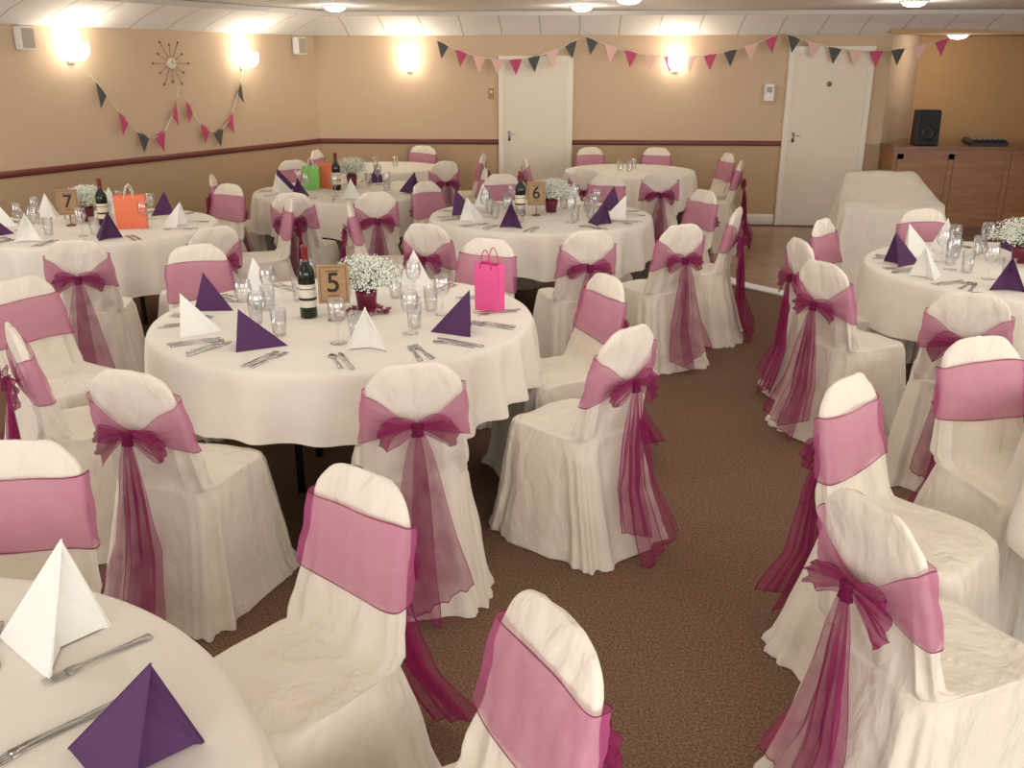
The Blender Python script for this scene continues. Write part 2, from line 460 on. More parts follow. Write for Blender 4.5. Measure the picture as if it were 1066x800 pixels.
KN = (0, -0.104, 0.685)
def loop_mesh(side, seed):
    S = 26; V = 18; rings = []; rnd = random.Random(seed*5+side)
    L = rnd.uniform(.12, .145); dr = rnd.uniform(.02, .05); W = rnd.uniform(.042, .055)
    for i in range(S+1):
        s = i/S; q = sin(pi*s); r = []
        for j in range(V+1):
            v = -1+2*j/V; w = 0.009+W*q**1.1
            x = side*(0.006+L*q*(1-.22*v*v))+.014*nz(v, s, 0, 3, seed)*q
            y = KN[1]-0.014-0.020*cos(pi*s)*q
            y += (0.009*sin(v*9+seed+3*s)+.006*sin(v*19+seed)+.012*nz(v, s*2, 1, 3, seed))*q
            z = KN[2]+0.010-dr*q*q+v*w+0.014*sin(5*s+seed)*v+.008*nz(v, s, 2, 4, seed)*q
            r.append((x, y, z))
        rings.append(r)
    mb = MB(); mb.add(*g_loft(rings, False))
    for k in range(len(mb.f)):
        if k % V in (0, V-1): mb.m[k] = 1
    nv = V+1
    for i in range(S+1):
        for a, b in ((1, 0), (V-1, V)):
            p = Vector(mb.v[i*nv+a]); q = Vector(mb.v[i*nv+b]); mb.v[i*nv+a] = tuple(q+(p-q)*0.4)
    return mb.mesh('bow_loop', [M_bow, M_hem])

def knot_mesh():
    rings = []
    for j in range(11):
        t = -1+2*j/10; r = []; k0 = .013+.004*abs(t)
        for i in range(24):
            th = 2*pi*i/24; k = 1+0.14*sin(6*th+t*2)
            r.append((k0*cos(th)*k*1.2, KN[1]-0.018+0.011*sin(th)*k, KN[2]+0.022*t))
        rings.append(r)
    mb = MB(); mb.add(*g_loft(rings, True, True, True)); return mb.mesh('bow_knot', [M_hem])

def tail_mesh(side, seed, zend, out=0.05, spread=0.07):
    rnd = random.Random(seed); S = 36; V = 26; rings = []; p1 = rnd.uniform(0, 6)
    for i in range(S+1):
        s = i/S; r = []
        for j in range(V+1):
            v = -1+2*j/V; w = 0.009+0.095*min(1, s*1.1)**0.75
            z = KN[2]-(KN[2]-zend)*s
            x = side*(0.006+spread*s)+w*v*(1-0.12*sin(3*s))+0.010*sin(4*s+p1)*s
            if z > 0.46:
                a, cy, b = back_dims(z); yb = cy-b
            else: yb = skirt_back(z)-.025*(1-z/.46)
            y = min(yb-0.020, KN[1]-.01)-out*s-0.010-0.004*side
            y += (0.010*sin(v*10+p1+1.5*s)+.006*sin(v*21+p1)+.010*nz(v, s*2, 0, 2, seed))*min(1, s*3)
            r.append((x, y, z+0.05*v*side*s))
        rings.append(r)
    mb = MB(); mb.add(*g_loft(rings, False))
    for k in range(len(mb.f)):
        if k % V in (0, V-1) or k//V == S-1: mb.m[k] = 1
    nv = V+1
    for i in range(S+1):
        for a, b in ((1, 0), (V-1, V)):
            p = Vector(mb.v[i*nv+a]); q = Vector(mb.v[i*nv+b]); mb.v[i*nv+a] = tuple(q+(p-q)*0.4)
    for j in range(nv):
        p = Vector(mb.v[(S-1)*nv+j]); q = Vector(mb.v[S*nv+j]); mb.v[(S-1)*nv+j] = tuple(q+(p-q)*0.3)
    return mb.mesh('sash_tail', [M_bow, M_hem])

knot = knot_mesh()
chair_specs = []
for k in range(6):
    zL = [0.08, 0.06, 0.12, 0.05, .07, .09][k]; zR = [0.05, 0.11, 0.04, 0.08, .06, .04][k]
    out = [0.01, 0.03, 0.02, 0.14, .02, .06][k]
    chair_specs.append(N('dining_chair', None, [
        N('chair_cover', cover_mesh(11+k), label='cream fabric slip cover down to the floor'),
        N('sash', band_mesh(k), [
            N('bow_loop', loop_mesh(-1, k)), N('bow_loop', loop_mesh(1, k+2)), N('bow_knot', knot),
            N('sash_tail', tail_mesh(-1, 20+k, zL, out, 0.04)), N('sash_tail', tail_mesh(1, 40+k, zR, out+0.02, 0.03+0.02*(k % 2)))],
          label='sheer magenta organza sash')]))
CL = {
 't5': 'cream covered chair with magenta organza bow, at table 5',
 't6': 'cream covered chair with magenta organza bow, at table 6',
 't7': 'cream covered chair with magenta organza bow, at table 7',
 't0': 'cream covered chair with pink sash, at table with large folded napkins',
 't8': 'cream covered chair with magenta bow, at table beside draped stand',
 't9': 'cream covered chair with magenta bow, at table across the aisle',
 't4': 'cream covered chair with pink sash, at table with green bag',
 'tf': 'cream covered chair with pink sash, at small round table',
 'tg': 'cream covered chair with pink sash, at table near doors',
}
chairs = [
 (-1.17, 2.82, .30, .95, 't5', 0), (-0.33, 2.90, -.22, .97, 't5', 1), (0.37, 3.30, -.70, .71, 't5', 2),
 (0.36, 4.10, -.9, -.42, 't5', 3), (-1.62, 4.80, .6, -.8, 't5', 0), (-0.16, 4.98, -.4, -.9, 't5', 1),
 (-2.12, 4.01, .85, -.5, 't5', 2), (-1.76, 3.32, .82, .57, 't5', 4),
 (-2.38, 5.08, -.2, .97, 't7', 1), (-1.80, 5.50, -.7, .7, 't7', 4), (-1.66, 6.70, -.95, -.3, 't7', 2), (-2.28, 7.42, -.5, -.87, 't7', 3),
 (-1.25, 2.10, .05, -1, 't0', 1), (-0.40, 1.94, -.62, -.78, 't0', 3), (0.01, 1.37, -.87, -.49, 't0', 5),
 (0.86, 1.86, .93, .35, 't9', 2), (1.07, 2.62, .68, -.73, 't9', 1), (1.66, 3.05, .25, -.97, 't9', 4),
 (1.57, 4.46, .88, .46, 't8', 1), (1.95, 3.86, .42, .9, 't8', 4), (1.64, 5.04, 1, .15, 't8', 0), (1.96, 5.66, .75, -.65, 't8', 2), (2.70, 6.06, .1, -1, 't8', 5),
 (0.42, 5.38, -.25, .97, 't6', 2), (0.98, 5.60, -.45, .89, 't6', 1), (1.42, 6.22, -.95, .4, 't6', 0), (1.38, 7.06, -.9, -.45, 't6', 2),
 (0.78, 8.02, -.4, -.9, 't6', 1), (-0.08, 8.08, .2, -.98, 't6', 2), (-0.48, 5.62, .45, .9, 't6', 4), (-1.05, 6.50, 1, .15, 't6', 1), (-0.64, 7.58, .75, -.6, 't6', 0),
 (-1.04, 7.06, -.35, .94, 't4', 2), (-1.62, 7.04, .15, .98, 't4', 4), (-2.50, 8.15, .95, .2, 't4', 1), (-0.32, 8.62, -.95, -.1, 't4', 2), (-2.12, 9.32, .5, -.85, 't4', 2),
 (2.18, 9.40, -.95, .3, 'tg', 1), (1.32, 8.52, -.05, 1, 'tg', 2), (0.70, 8.68, .35, .93, 'tg', 0), (0.20, 9.70, 1, .1, 'tg', 0), (0.90, 10.80, .25, -.97, 'tg', 5), (1.62, 10.78, -.3, -.95, 'tg', 1), (2.22, 10.12, -.95, -.2, 'tg', 2),
 (-0.38, 10.15, -1, .1, 'tf', 1), (-1.05, 11.02, -.2, -.97, 'tf', 0), (-2.08, 10.5, .95, -.2, 'tf', 2), (-0.70, 9.35, -.6, .8, 'tf', 5),
]
for (x, y, dx, dy, t, k) in chairs:
    place(chair_specs[k], (x, y, 0), atan2(-dx, dy), CL[t], 'chair', 'covered banquet chairs')

# ------------------------------------------------------------------ tables
def cloth_mesh(R, seed, hem=0.46, folds=23):
    rnd = random.Random(seed); NN = 320
    ph = [rnd.uniform(0, 6) for _ in range(6)]
    rings = []
    for r, z in ((0.02, .752), (R*.3, .752), (R*.6, .752), (R*.9, .752), (R*.975, .7515), (R*.993, .748), (R+.001, .738)):
        rings.append([(r*cos(2*pi*i/NN), r*sin(2*pi*i/NN), z) for i in range(NN)])
    rows = 12
    for j in range(1, rows+1):
        t = j/rows; rr = []
        for i in range(NN):
            th = 2*pi*i/NN
            ze = hem+0.024*cos(4*th+ph[0])+0.008*sin(7*th+ph[1])
            fo = sin(folds*th+ph[2]+1.6*sin(3*th+ph[3])+.8*sin(5*th+ph[5]))
            fo = (fo*0.5+0.5)**1.4
            am = 0.060*(0.65+0.35*sin(2*th+ph[4]))*t**0.7
            r = R+0.004+0.020*t**0.8+am*(fo-0.35)+.010*nz(cos(th)*R, sin(th)*R, t*.4, 7, seed)*t
            rr.append((r*cos(th), r*sin(th), .738+(ze-.738)*t))
        rings.append(rr)
    mb = MB(); mb.add(*g_loft(rings, True, True, False)); return mb.mesh('tablecloth', [M_cloth])

def table(x, y, R, seed, label, hem=0.46, rz=0.0):
    legs = []
    legm = one(g_tube([(0, 0, 0.0), (0, 0, 0.70)], 0.018, 8), 'leg', M_tabledark)
    for k in range(4):
        a = pi/4+k*pi/2; legs.append(N('leg', legm, loc=(R*.35*cos(a), R*.35*sin(a), 0)))
    topm = one(g_lathe([(0.001, .70), (R-.03, .70), (R-.015, .71), (R-.015, .735), (R-.03, .742), (.001, .742)], 48), 'tabletop', M_tabledark)
    sp = N('dining_table', None, [N('tablecloth', cloth_mesh(R, seed, hem)), N('tabletop', topm)]+legs)
    return place(sp, (x, y, 0), rz, label, 'table', 'round banquet tables')
TZ = 0.753
T5 = (-.73, 3.96); T7 = (-2.88, 6.37); T6 = (.21, 6.85); T4 = (-1.43, 8.26); T8 = (2.78, 4.96); T0 = (-1.2, .93); T9 = (2.37, 2.3); TG = (1.22, 9.85); TF = (-1.35, 10.2)
table(*T5, .82, 1, 'round table 5 with cream cloth, set for dinner', 0.475)
table(*T7, .83, 2, 'round table 7 with cream cloth and orange gift bag', 0.43)
table(*T6, .81, 3, 'round table 6 with cream cloth, set for dinner', 0.45)
table(*T4, .81, 4, 'round table with cream cloth and green gift bag', 0.46)
table(*T8, .83, 5, 'round cream-clothed table beside draped stand', 0.45)
table(*T0, .85, 6, 'round table with white cloth and large folded napkins', 0.48)
table(*T9, .85, 7, 'round cream-clothed table across the aisle', 0.42)
table(*TG, .67, 8, 'smaller round cream-clothed table near the doors', 0.42)
table(*TF, .58, 9, 'smaller round cream-clothed table near the wall', 0.42)

# ------------------------------------------------------------------ tableware
def napkin_mesh(mat):
    h = 0.175; mb = MB()
    def wings(sc, oy, th, open_=0.085):
        ap = Vector((0, 0.058, h*sc)); F = Vector((0, -0.105*sc+oy, 0)); L = Vector((-open_*sc, 0.060, 0)); R = Vector((open_*sc, 0.060, 0))
        for a, b, c in ((ap, F, L), (ap, R, F)):
            n = (b-a).cross(c-a).normalized()*th
            v = [a, b, c, a+n, b+n, c+n]
            mb.add([tuple(p) for p in v], [(0, 1, 2), (5, 4, 3), (0, 3, 4, 1), (1, 4, 5, 2), (2, 5, 3, 0)])
    wings(1.0, 0, 0.003); wings(0.965, 0.003, 0.002, .083)
    v = [(0, .050, h*.93), (-.078, .056, .002), (0, .020, .002), (.078, .056, .002), (0, .024, h*.55)]
    mb.add(v, [(0, 1, 4), (1, 2, 4), (0, 4, 3), (4, 2, 3)])
    return mb.mesh('napkin', [mat], False)
NW = napkin_mesh(M_napw); NP = napkin_mesh(M_napp)
def fork_mesh():
    mb = MB()
    mb.add(*g_strip([(-.10, .008, .001), (-.095, .011, .001), (-.06, .008, .002), (0, .004, .005), (.03, .004, .005), (.045, .010, .004), (.06, .0125, .002)], .0018))
    for k in range(4):
        xc = -.0095+k*.0063
        mb.add(*g_strip([(.06, .0022, .002, xc), (.085, .002, .001, xc), (.103, .001, .003, xc)], .0016))
    return mb.mesh('fork', [M_steel])
def knife_mesh():
    mb = MB(); mb.add(*g_strip([(-.11, .007, .001), (-.105, .010, .001), (-.03, .006, .002), (0, .006, .002), (.01, .009, .001), (.08, .010, .001), (.105, .006, .001), (.112, .002, .001)], .002))
    return mb.mesh('knife', [M_steel])
def spoon_mesh():
    mb = MB(); mb.add(*g_strip([(-.09, .008, .001), (-.085, .010, .001), (-.04, .006, .002), (.02, .003, .004), (.04, .005, .003), (.05, .013, .001), (.065, .018, .0), (.08, .016, .0), (.092, .008, .002), (.095, .002, .003)], .0018))
    return mb.mesh('spoon', [M_steel])
FK, KF, SP = fork_mesh(), knife_mesh(), spoon_mesh()
glass_m = one(g_lathe([(.033, .0), (.034, .002), (.01, .006), (.0045, .014), (.004, .07), (.008, .08), (.028, .098), (.036, .12), (.037, .14), (.033, .165), (.030, .178), (.0285, .178), (.032, .164), (.0355, .14), (.034, .12), (.026, .1), (.001, .088)], 20, True), 'wine_glass', M_glass)
tumbler_m = one(g_lathe([(.024, 0), (.027, .004), (.033, .11), (.031, .11), (.025, .008), (.001, .006)], 20, True), 'tumbler', M_glass)
spN = {'w': N('folded_napkin', NW), 'p': N('folded_napkin', NP)}
LN_ = {'w': 'white paper napkin folded into a standing pyramid', 'p': 'purple paper napkin folded into a standing pyramid'}

def put(spec, C, ang, r, off, label, cat, group, rot, scale=1.0):
    a = radians(ang); x = C[0]+r*cos(a)-off*sin(a); y = C[1]+r*sin(a)+off*cos(a)
    return place(spec, (x, y, TZ), rot, label, cat, group, scale)

def setting(C, R, lst, full=True, rn=None):
    for (ang, c, *rest) in lst:
        a = radians(ang); r = rest[0] if rest else R*0.70
        turn = rest[1] if len(rest) > 1 else random.uniform(-.5, .5)
        sc = rest[2] if len(rest) > 2 else random.uniform(.92, 1.03)
        if c in 'wp': put(spN[c], C, ang, r, 0, LN_[c], 'napkin', 'folded napkins', a-pi/2+turn, sc)
        rz = a-pi/2+pi
        put(N('fork', FK), C, ang, R*.80, .135, 'steel dinner fork on tablecloth', 'fork', 'cutlery on the tables', rz+random.uniform(-.1, .1))
        put(N('knife', KF), C, ang, R*.80, -.13, 'steel dinner knife on tablecloth', 'knife', 'cutlery on the tables', rz+random.uniform(-.1, .1))
        if full:
            put(N('fork', FK), C, ang, R*.79, .17, 'steel starter fork on tablecloth', 'fork', 'cutlery on the tables', rz+random.uniform(-.1, .1))
            put(N('spoon', SP), C, ang, R*.79, -.165, 'steel dessert spoon on tablecloth', 'spoon', 'cutlery on the tables', rz+random.uniform(-.1, .1))
        put(N('wine_glass', glass_m), C, ang, R*.50, -.11, 'clear stemmed wine glass on cream tablecloth', 'wine glass', 'glasses on the tables', 0)
        if full or ang % 2: put(N('tumbler', tumbler_m), C, ang, R*.46, -.03, 'clear water tumbler on cream tablecloth', 'glass', 'glasses on the tables', 0)

setting(T5, .82, [(205, 'w', .62, -.3), (168, 'p', .62, -.2), (240, 'p', .53, -1.0, (1, 1.1, .85)), (291, 'w', .50, -.5), (333, 'p', .56, .5), (18, 'x'), (66, 'w', .62, .6), (104, 'x'), (138, 'w', .62, .2)])
setting(T7, .83, [(220, 'p'), (258, 'w'), (302, 'p'), (0, 'w'), (140, 'w'), (58, 'p'), (100, 'w'), (180, 'w')])
setting(T6, .81, [(178, 'p'), (212, 'w'), (250, 'p'), (313, 'p'), (345, 'w'), (25, 'p'), (65, 'w'), (135, 'w')])
setting(T4, .81, [(175, 'p'), (202, 'w'), (238, 'p'), (280, 'w'), (345, 'p'), (75, 'p'), (125, 'w')], False)
setting(T8, .83, [(169, 'p', .64, .3), (199, 'w', .66, .2), (233, 'p', .60, .4), (140, 'w'), (108, 'w'), (70, 'p')])
place(spN['w'], (-.875, 1.51, TZ), radians(166+90), LN_['w'], 'napkin', 'folded napkins', (1.05, 1.12, 1.36))
place(spN['p'], (-.60, 1.19, TZ), radians(160+90), LN_['p'], 'napkin', 'folded napkins', (1.05, 1.2, 1.2))
def lay(mesh, nm, lab, x0, y0, x1, y1):
    place(N(nm, mesh), ((x0+x1)/2, (y0+y1)/2, TZ), atan2(-(x1-x0), (y1-y0)), lab, nm, 'cutlery on the tables')
lay(FK, 'fork', 'steel dinner fork on white cloth', -.69, 1.55, -.84, 1.39)
lay(KF, 'knife', 'steel dinner knife on white cloth', -.66, 1.37, -.80, 1.22)
lay(FK, 'fork', 'steel starter fork on white cloth', -.69, 1.335, -.83, 1.18)
lay(SP, 'spoon', 'steel dessert spoon on white cloth', -1.02, 1.60, -.94, 1.41)
lay(KF, 'knife', 'steel dinner knife on white cloth', -1.06, 1.62, -.98, 1.42)
for (x, y) in ((TG[0]-.1, TG[1]), (TG[0]+.05, TG[1]+.1), (TG[0]-.02, TG[1]-.12), (TF[0]+.1, TF[1]), (TF[0]-.1, TF[1]-.1)):
    place(N('tumbler', tumbler_m), (x, y, TZ), 0, 'clear water tumbler on small round table', 'glass', 'glasses on the tables')

body = one(g_lathe([(.030, 0), (.037, .004), (.037, .19), (.034, .212), (.018, .235), (.014, .25), (.0135, .30), (.016, .302), (.016, .312), (.012, .315)], 24, True, True), 'bottle_body', M_bottle)
lab = MB(); lab.add(*g_lathe([(.0376, .05), (.0376, .15)], 24))
lab.add(*g_lathe([(.0379, .128), (.0379, .132)], 24), 1); lab.add(*g_lathe([(.0379, .08), (.0379, .092)], 24), 1)
labm = lab.mesh('bottle_label', [M_label, M_ink])
cap = one(g_lathe([(.0148, .255), (.0142, .30), (.017, .302), (.017, .314), (.001, .3175)], 20), 'bottle_capsule', M_capsule)
bottle = N('wine_bottle', body, [N('bottle_label', labm, label='cream paper label'), N('bottle_capsule', cap, label='dark red foil capsule')])

def bouquet(seed, R=.165):
    rnd = random.Random(seed); fl = MB(); st = MB()
    ico_v = [(1, 0, 0), (-1, 0, 0), (0, 1, 0), (0, -1, 0), (0, 0, 1), (0, 0, -1)]
    ico_f = [(0, 2, 4), (2, 1, 4), (1, 3, 4), (3, 0, 4), (2, 0, 5), (1, 2, 5), (3, 1, 5), (0, 3, 5)]
    for i in range(2300):
        th = rnd.uniform(0, 2*pi); u = rnd.uniform(-.15, 1)
        q = sqrt(max(0, 1-u*u)); d = Vector((q*cos(th), q*sin(th), u*.70)); rr = R*rnd.uniform(.5, 1.0)*(1+.12*sin(5*th)*q)
        p = Vector((0, 0, .135))+d*rr; s = rnd.uniform(.0028, .0056)
        fl.add([tuple(p+Vector(v)*s) for v in ico_v], ico_f)
        if i % 8 == 0:
            v, f = g_tube([(0.01*cos(th), .01*sin(th), .05), (0.02*cos(th), .02*sin(th), .10), tuple(Vector((0, 0, .10))+(p-Vector((0, 0, .10)))*.6), tuple(p)], .001, 4); st.add(v, f)
    pot = one(g_lathe([(.034, 0), (.040, .004), (.047, .07), (.048, .095), (.045, .095), (.043, .07), (.036, .02), (.001, .02)], 24, True), 'pot', M_pot)
    return N('flower_pot', None, [N('pot', pot, label='burgundy round pot'), N('flowers', fl.mesh('flowers', [M_flower], False), label='cloud of tiny white gypsophila'), N('stem', st.mesh('stem', [M_stem]))])
bqs = [bouquet(1), bouquet(2)]

def text_mesh(ch, size):
    cu = bpy.data.curves.new('t', 'FONT'); cu.body = ch; cu.size = size; cu.extrude = 0.0006; cu.offset = .0012; cu.align_x = 'CENTER'; cu.align_y = 'CENTER'
    ob = bpy.data.objects.new('t', cu); COL.objects.link(ob); bpy.context.view_layer.update()
    me = bpy.data.meshes.new_from_object(ob.evaluated_get(bpy.context.evaluated_depsgraph_get()))
    bpy.data.objects.remove(ob); me.materials.clear(); me.materials.append(M_ink); return me
def card(ch):
    Z0 = .075
    mb = MB(); mb.add(*g_box(0, 0, Z0+.085, .132, .003, .17))
    hd = MB(); hd.add(*g_lathe([(.001, .012), (.03, .010), (.032, 0)], 20, c=(0, .006))); hd.add(*g_tube([(0, .006, .01), (0, .006, Z0+.06)], .003, 6))
    fr = MB()
    for dz in (.012, .158): fr.add(*g_box(0, -.0022, Z0+dz, .108, .0008, .0015))
    for dx in (-.054, .054): fr.add(*g_box(dx, -.0022, Z0+.085, .0015, .0008, .146))
    fr.add(*g_box(0, -.0022, Z0+.034, .045, .0008, .003)); fr.add(*g_box(0, -.0022, Z0+.141, .06, .0008, .003))
    return N('table_number_card', mb.mesh('card', [M_kraft], False), [N('numeral', text_mesh(ch, .12), loc=(0, -.0026, Z0+.087), rot=(pi/2, 0, 0), label='dark printed numeral'), N('printed_border', fr.mesh('brd', [M_ink], False)), N('card_stand', hd.mesh('hd', [M_wood_d]))])
def center(C, ch, seed, b=(-.14, 0), f=(.03, .06), c=(-.05, -.06), face=0.0):
    if b: place(bottle, (C[0]+b[0], C[1]+b[1], TZ), 0, 'dark glass bottle of red wine with cream label', 'wine bottle', 'wine bottles')
    place(bqs[seed % 2], (C[0]+f[0], C[1]+f[1], TZ), seed, 'white gypsophila bunch in a burgundy pot', 'flower pot', 'table centrepieces')
    if ch: place(card(ch), (C[0]+c[0], C[1]+c[1], TZ), face, 'brown kraft card printed with number '+ch, 'table number', 'table number cards')
center(T5, '5', 1, (-.155, -.02), (.08, .10), (-.030, -.075), .12)
center(T7, '7', 2, (.10, 0), (-.10, .20), (-.12, -.02), .3)
center(T6, '6', 3, (-.15, -.05), (.08, .12), (-.035, -.06), 0)
center(T4, None, 4, (-.10, .0), (-.02, .32)); center(T8, None, 5, (.10, -.02), (.04, .16))
rndp = random.Random(5); pb = MB()
for i in range(30):
    a = rndp.uniform(0, 6.28); r = rndp.uniform(.05, .11); x, y = r*cos(a), r*.7*sin(a); s = rndp.uniform(.010, .016); z = rndp.uniform(.002, .015)
    ring = [(x+s*cos(t)*1.2, y+s*sin(t), z+.006*sin(2*t+a)) for t in [k*pi/4 for k in range(8)]]
    pb.add(ring+[(x, y, z+.002)], [(k, (k+1) % 8, 8) for k in range(8)])
po = place(N('petal_scatter', pb.mesh('petals', [M_petal])), (T5[0]+.08, T5[1]+.06, TZ+.005), 0, 'scattered burgundy rose petals around the flower pot', 'petals'); po['kind'] = 'stuff'

def bag(mat, cord, w=.14, d=.06, h=.19, tissue=None):
    def ring(s, z, g=0.0):
        a, b = w/2*s, d/2*s
        return [(-a, -b, z), (0, -b, z), (a, -b, z), (a-g, 0, z), (a, b, z), (0, b, z), (-a, b, z), (-a+g, 0, z)]
    rings = [ring(1, 0), ring(1.0, .01), ring(1.01, h*.5, .006), ring(1.02, h, .012), ring(.98, h, .013), ring(.97, h*.5, .01), ring(.95, .006)]
    mb = MB(); mb.add(*g_loft(rings, True, True, True))
    kids = []
    for sy in (-1, 1):
        pts = [(-.03+.06*k/12, sy*(d/2+.002), h-.02+.085*sin(pi*k/12)**.7) for k in range(13)]
        kids.append(N('bag_handle', one(g_tube(pts, .0025, 6), 'bag_handle', cord), label='twisted cord handle'))
    if tissue:
        tb = MB(); v, f = g_loft([[(-w*.42, -d*.3, h*.7), (0, -d*.2, h*.7), (w*.42, -d*.3, h*.7), (w*.42, d*.3, h*.7), (0, d*.2, h*.7), (-w*.42, d*.3, h*.7)], [(-w*.3, -d*.1, h+.02), (-.01, -d*.3, h+.035), (w*.35, -d*.1, h+.015), (w*.3, d*.2, h+.03), (0, d*.1, h+.045), (-w*.35, d*.2, h+.02)]], True, False, True)
        tb.add(v, f); kids.append(N('tissue_paper', tb.mesh('tp', [tissue], False)))
    return N('gift_bag', mb.mesh('gift_bag', [mat], False), kids)
place(bag(M_pinkbag, M_pinkcord, .12, .06, .21), (-.10, 4.07, TZ), radians(-32), 'small hot pink paper gift bag with cord handles', 'gift bag', 'gift bags')
place(bag(M_orangebag, M_handle, .19, .07, .22), (T7[0]+.33, T7[1]-.10, TZ), .25, 'orange paper gift bag with white handles', 'gift bag', 'gift bags')
place(bag(M_greenbag, M_handle, .14, .07, .20), (T4[0]-.33, T4[1]+.05, TZ), .1, 'small green paper gift bag with cord handles', 'gift bag', 'gift bags')
place(bag(M_orangebag, M_greenbag, .13, .06, .22), (T4[0]-.20, T4[1]+.14, TZ), -.2, 'orange paper gift bag beside green bag', 'gift bag', 'gift bags')

# ------------------------------------------------------------------ draped stand
def draped():
    NN = 200; rings = []
    def ring(hx, y0, y1, zf, zb, amp, tp=0.0, n=9):
        r = []
        for i in range(NN):
            th = 2*pi*i/NN; x = hx*sgp(cos(th), 2/n); c = (y0+y1)/2; b = (y1-y0)/2; y = c+b*sgp(sin(th), 2/n)
            k = min(1, max(0, (y-y0)/(y1-y0))); z = zf+(zb-zf)*k
            x *= 1-tp*k
            w = amp*((1-2*abs(sin(3.5*th+.6)))+.6*(1-2*abs(sin(6.5*th+1)))+.6*nz(x, y, z*.5, 5, 2))
            r.append((x+w*cos(th), y+w*sin(th), z+.030*nz(x, y, 0, 4, 4)*(z > .1)))
        return r
    for f in (0, .15, .3, .45, .6, .75, .9, .97):
        g = 1-f
        rings.append(ring(.435+.15*g**1.3, -.37-.14*g, .36+.06*g, .012+.63*f, .012+.87*f, .045*g+.002, .33*f))
    rings.append(ring(.430, -.365, .355, .655, .895, .0, .33))
    for s in (.8, .6, .4, .2, .04): rings.append(ring(.425*s, -.360*s, .35*s, .785-.12*s, .785+.12*s, 0, .33*s))
    mb = MB(); mb.add(*g_loft(rings, True, False, True)); return mb.mesh('drape', [M_cover])
legm = one(g_tube([(0, 0, 0), (0, 0, .6)], .02, 8), 'leg', M_tabledark)
place(N('draped_stand', None, [N('drape_cloth', draped(), label='cream cloth hanging to the floor')]+[N('leg', legm, loc=(a*.26, b*.22, 0)) for a in (-1, 1) for b in (-1, 1)]),
      (3.17, 8.0, .013), -.18, 'low equipment stand fully draped in cream cloth', 'covered stand')

# ------------------------------------------------------------------ bar counter
CX, CY = 5.45, 10.60; W = 2.5
cab = MB(); cab.add(*g_box(0, 0, .47, W, .40, .82)); cab.add(*g_box(0, .01, .03, W-.04, .36, .06), 1)
kids = [N('cabinet_body', cab.mesh('cab', [M_wood, M_wood_d], False))]
tp = MB(); tp.add(*g_box(0, -.02, .91, W+.06, .46, .045)); tp.add(*g_box(0, -.215, .87, W+.02, .03, .035), 1)
kids.append(N('countertop', tp.mesh('ctop', [M_wood_d, M_wood], False)))
pm = MB(); pw = .60
pm.add(*g_box(0, 0, 0, pw, .012, .78)); pm.add(*g_box(0, -.009, .36, pw, .012, .06)); pm.add(*g_box(0, -.009, -.36, pw, .012, .06)); pm.add(*g_box(-pw/2+.03, -.009, 0, .06, .012, .78)); pm.add(*g_box(pw/2-.03, -.009, 0, .06, .012, .78))
pmesh = pm.mesh('panel', [M_wood], False)
for k in range(4): kids.append(N('panel', pmesh, loc=(-W/2+.34+k*.605, -.206, .465)))
place(N('bar_counter', None, kids), (CX, CY, .012), back_rot, 'brown panelled wooden counter in front of alcove', 'counter')
sp = MB()
rings = []
for z, s in ((0, .92), (.01, 1), (.36, .95), (.375, .86)):
    rings.append([(-.13*s, -.10*s, z), (.13*s, -.10*s, z), (.10*s, .10*s, z), (-.10*s, .10*s, z)])
sp.add(*g_loft(rings, True, True, True))
gr = MB(); gr.add(*g_box(0, -.103, .19, .21, .012, .32))
def disc(r, z, y):
    T = Matrix.Translation((0, y, z)) @ Matrix.Rotation(pi/2, 4, 'X'); g = g_lathe([(0.001, -.004), (r*.6, .0), (r, .008), (r*1.05, .002)], 24); return g[0], g[1], 0, T
cn = MB(); cn.add(*disc(.075, .13, -.11)); cn.add(*disc(.03, .29, -.11))
place(N('loudspeaker', sp.mesh('spk', [M_black], False), [N('speaker_grille', gr.mesh('gr', [M_mesh], False)), N('speaker_cone', cn.mesh('cn', [M_black]))]), (4.56, 10.66, .9455), .05, 'black loudspeaker standing on the wooden counter', 'speaker')
mx = MB(); rings = []
for z, s in ((0, 1), (.03, 1), (.06, .9)): rings.append([(-.2*s, -.13*s, z), (.2*s, -.13*s, z), (.2*s, .13*s, z+.02), (-.2*s, .13*s, z+.02)])
mx.add(*g_loft(rings, True, True, True)); kb = MB()
for i in range(6):
    for j in range(3): kb.add(*g_lathe([(.009, .05), (.009, .085), (.001, .086)], 10, c=(-.14+i*.055, -.07+j*.055)))
place(N('audio_mixer', mx.mesh('mx', [M_black], False), [N('mixer_knob', kb.mesh('kb', [M_grey]))]), (5.22, 10.60, .9455), -.05, 'black audio mixer on the wooden counter', 'audio mixer')

# ------------------------------------------------------------------ wall things
def wall_speaker(s, z):
    mb = MB(); rings = []
    for zz, k in ((-.09, .9), (-.08, 1), (.08, 1), (.09, .9)): rings.append([(-.065*k, -.10, zz), (.065*k, -.10, zz), (.065*k, -.02, zz), (-.065*k, -.02, zz)])
    mb.add(*g_loft(rings, True, True, True)); mb.add(*g_box(0, -.01, 0, .03, .03, .05))
    g = MB(); g.add(*g_box(0, -.102, 0, .11, .008, .155))
    p = LP(s, 0, z)
    place(N('wall_speaker', mb.mesh('ws', [M_white], False), [N('speaker_grille', g.mesh('wg', [M_grey], False))]), p, atan2(LN.x, -LN.y), 'small white loudspeaker high on beige side wall', 'speaker', 'wall speakers')
wall_speaker(3.70, 1.995); wall_speaker(.32, 1.985)

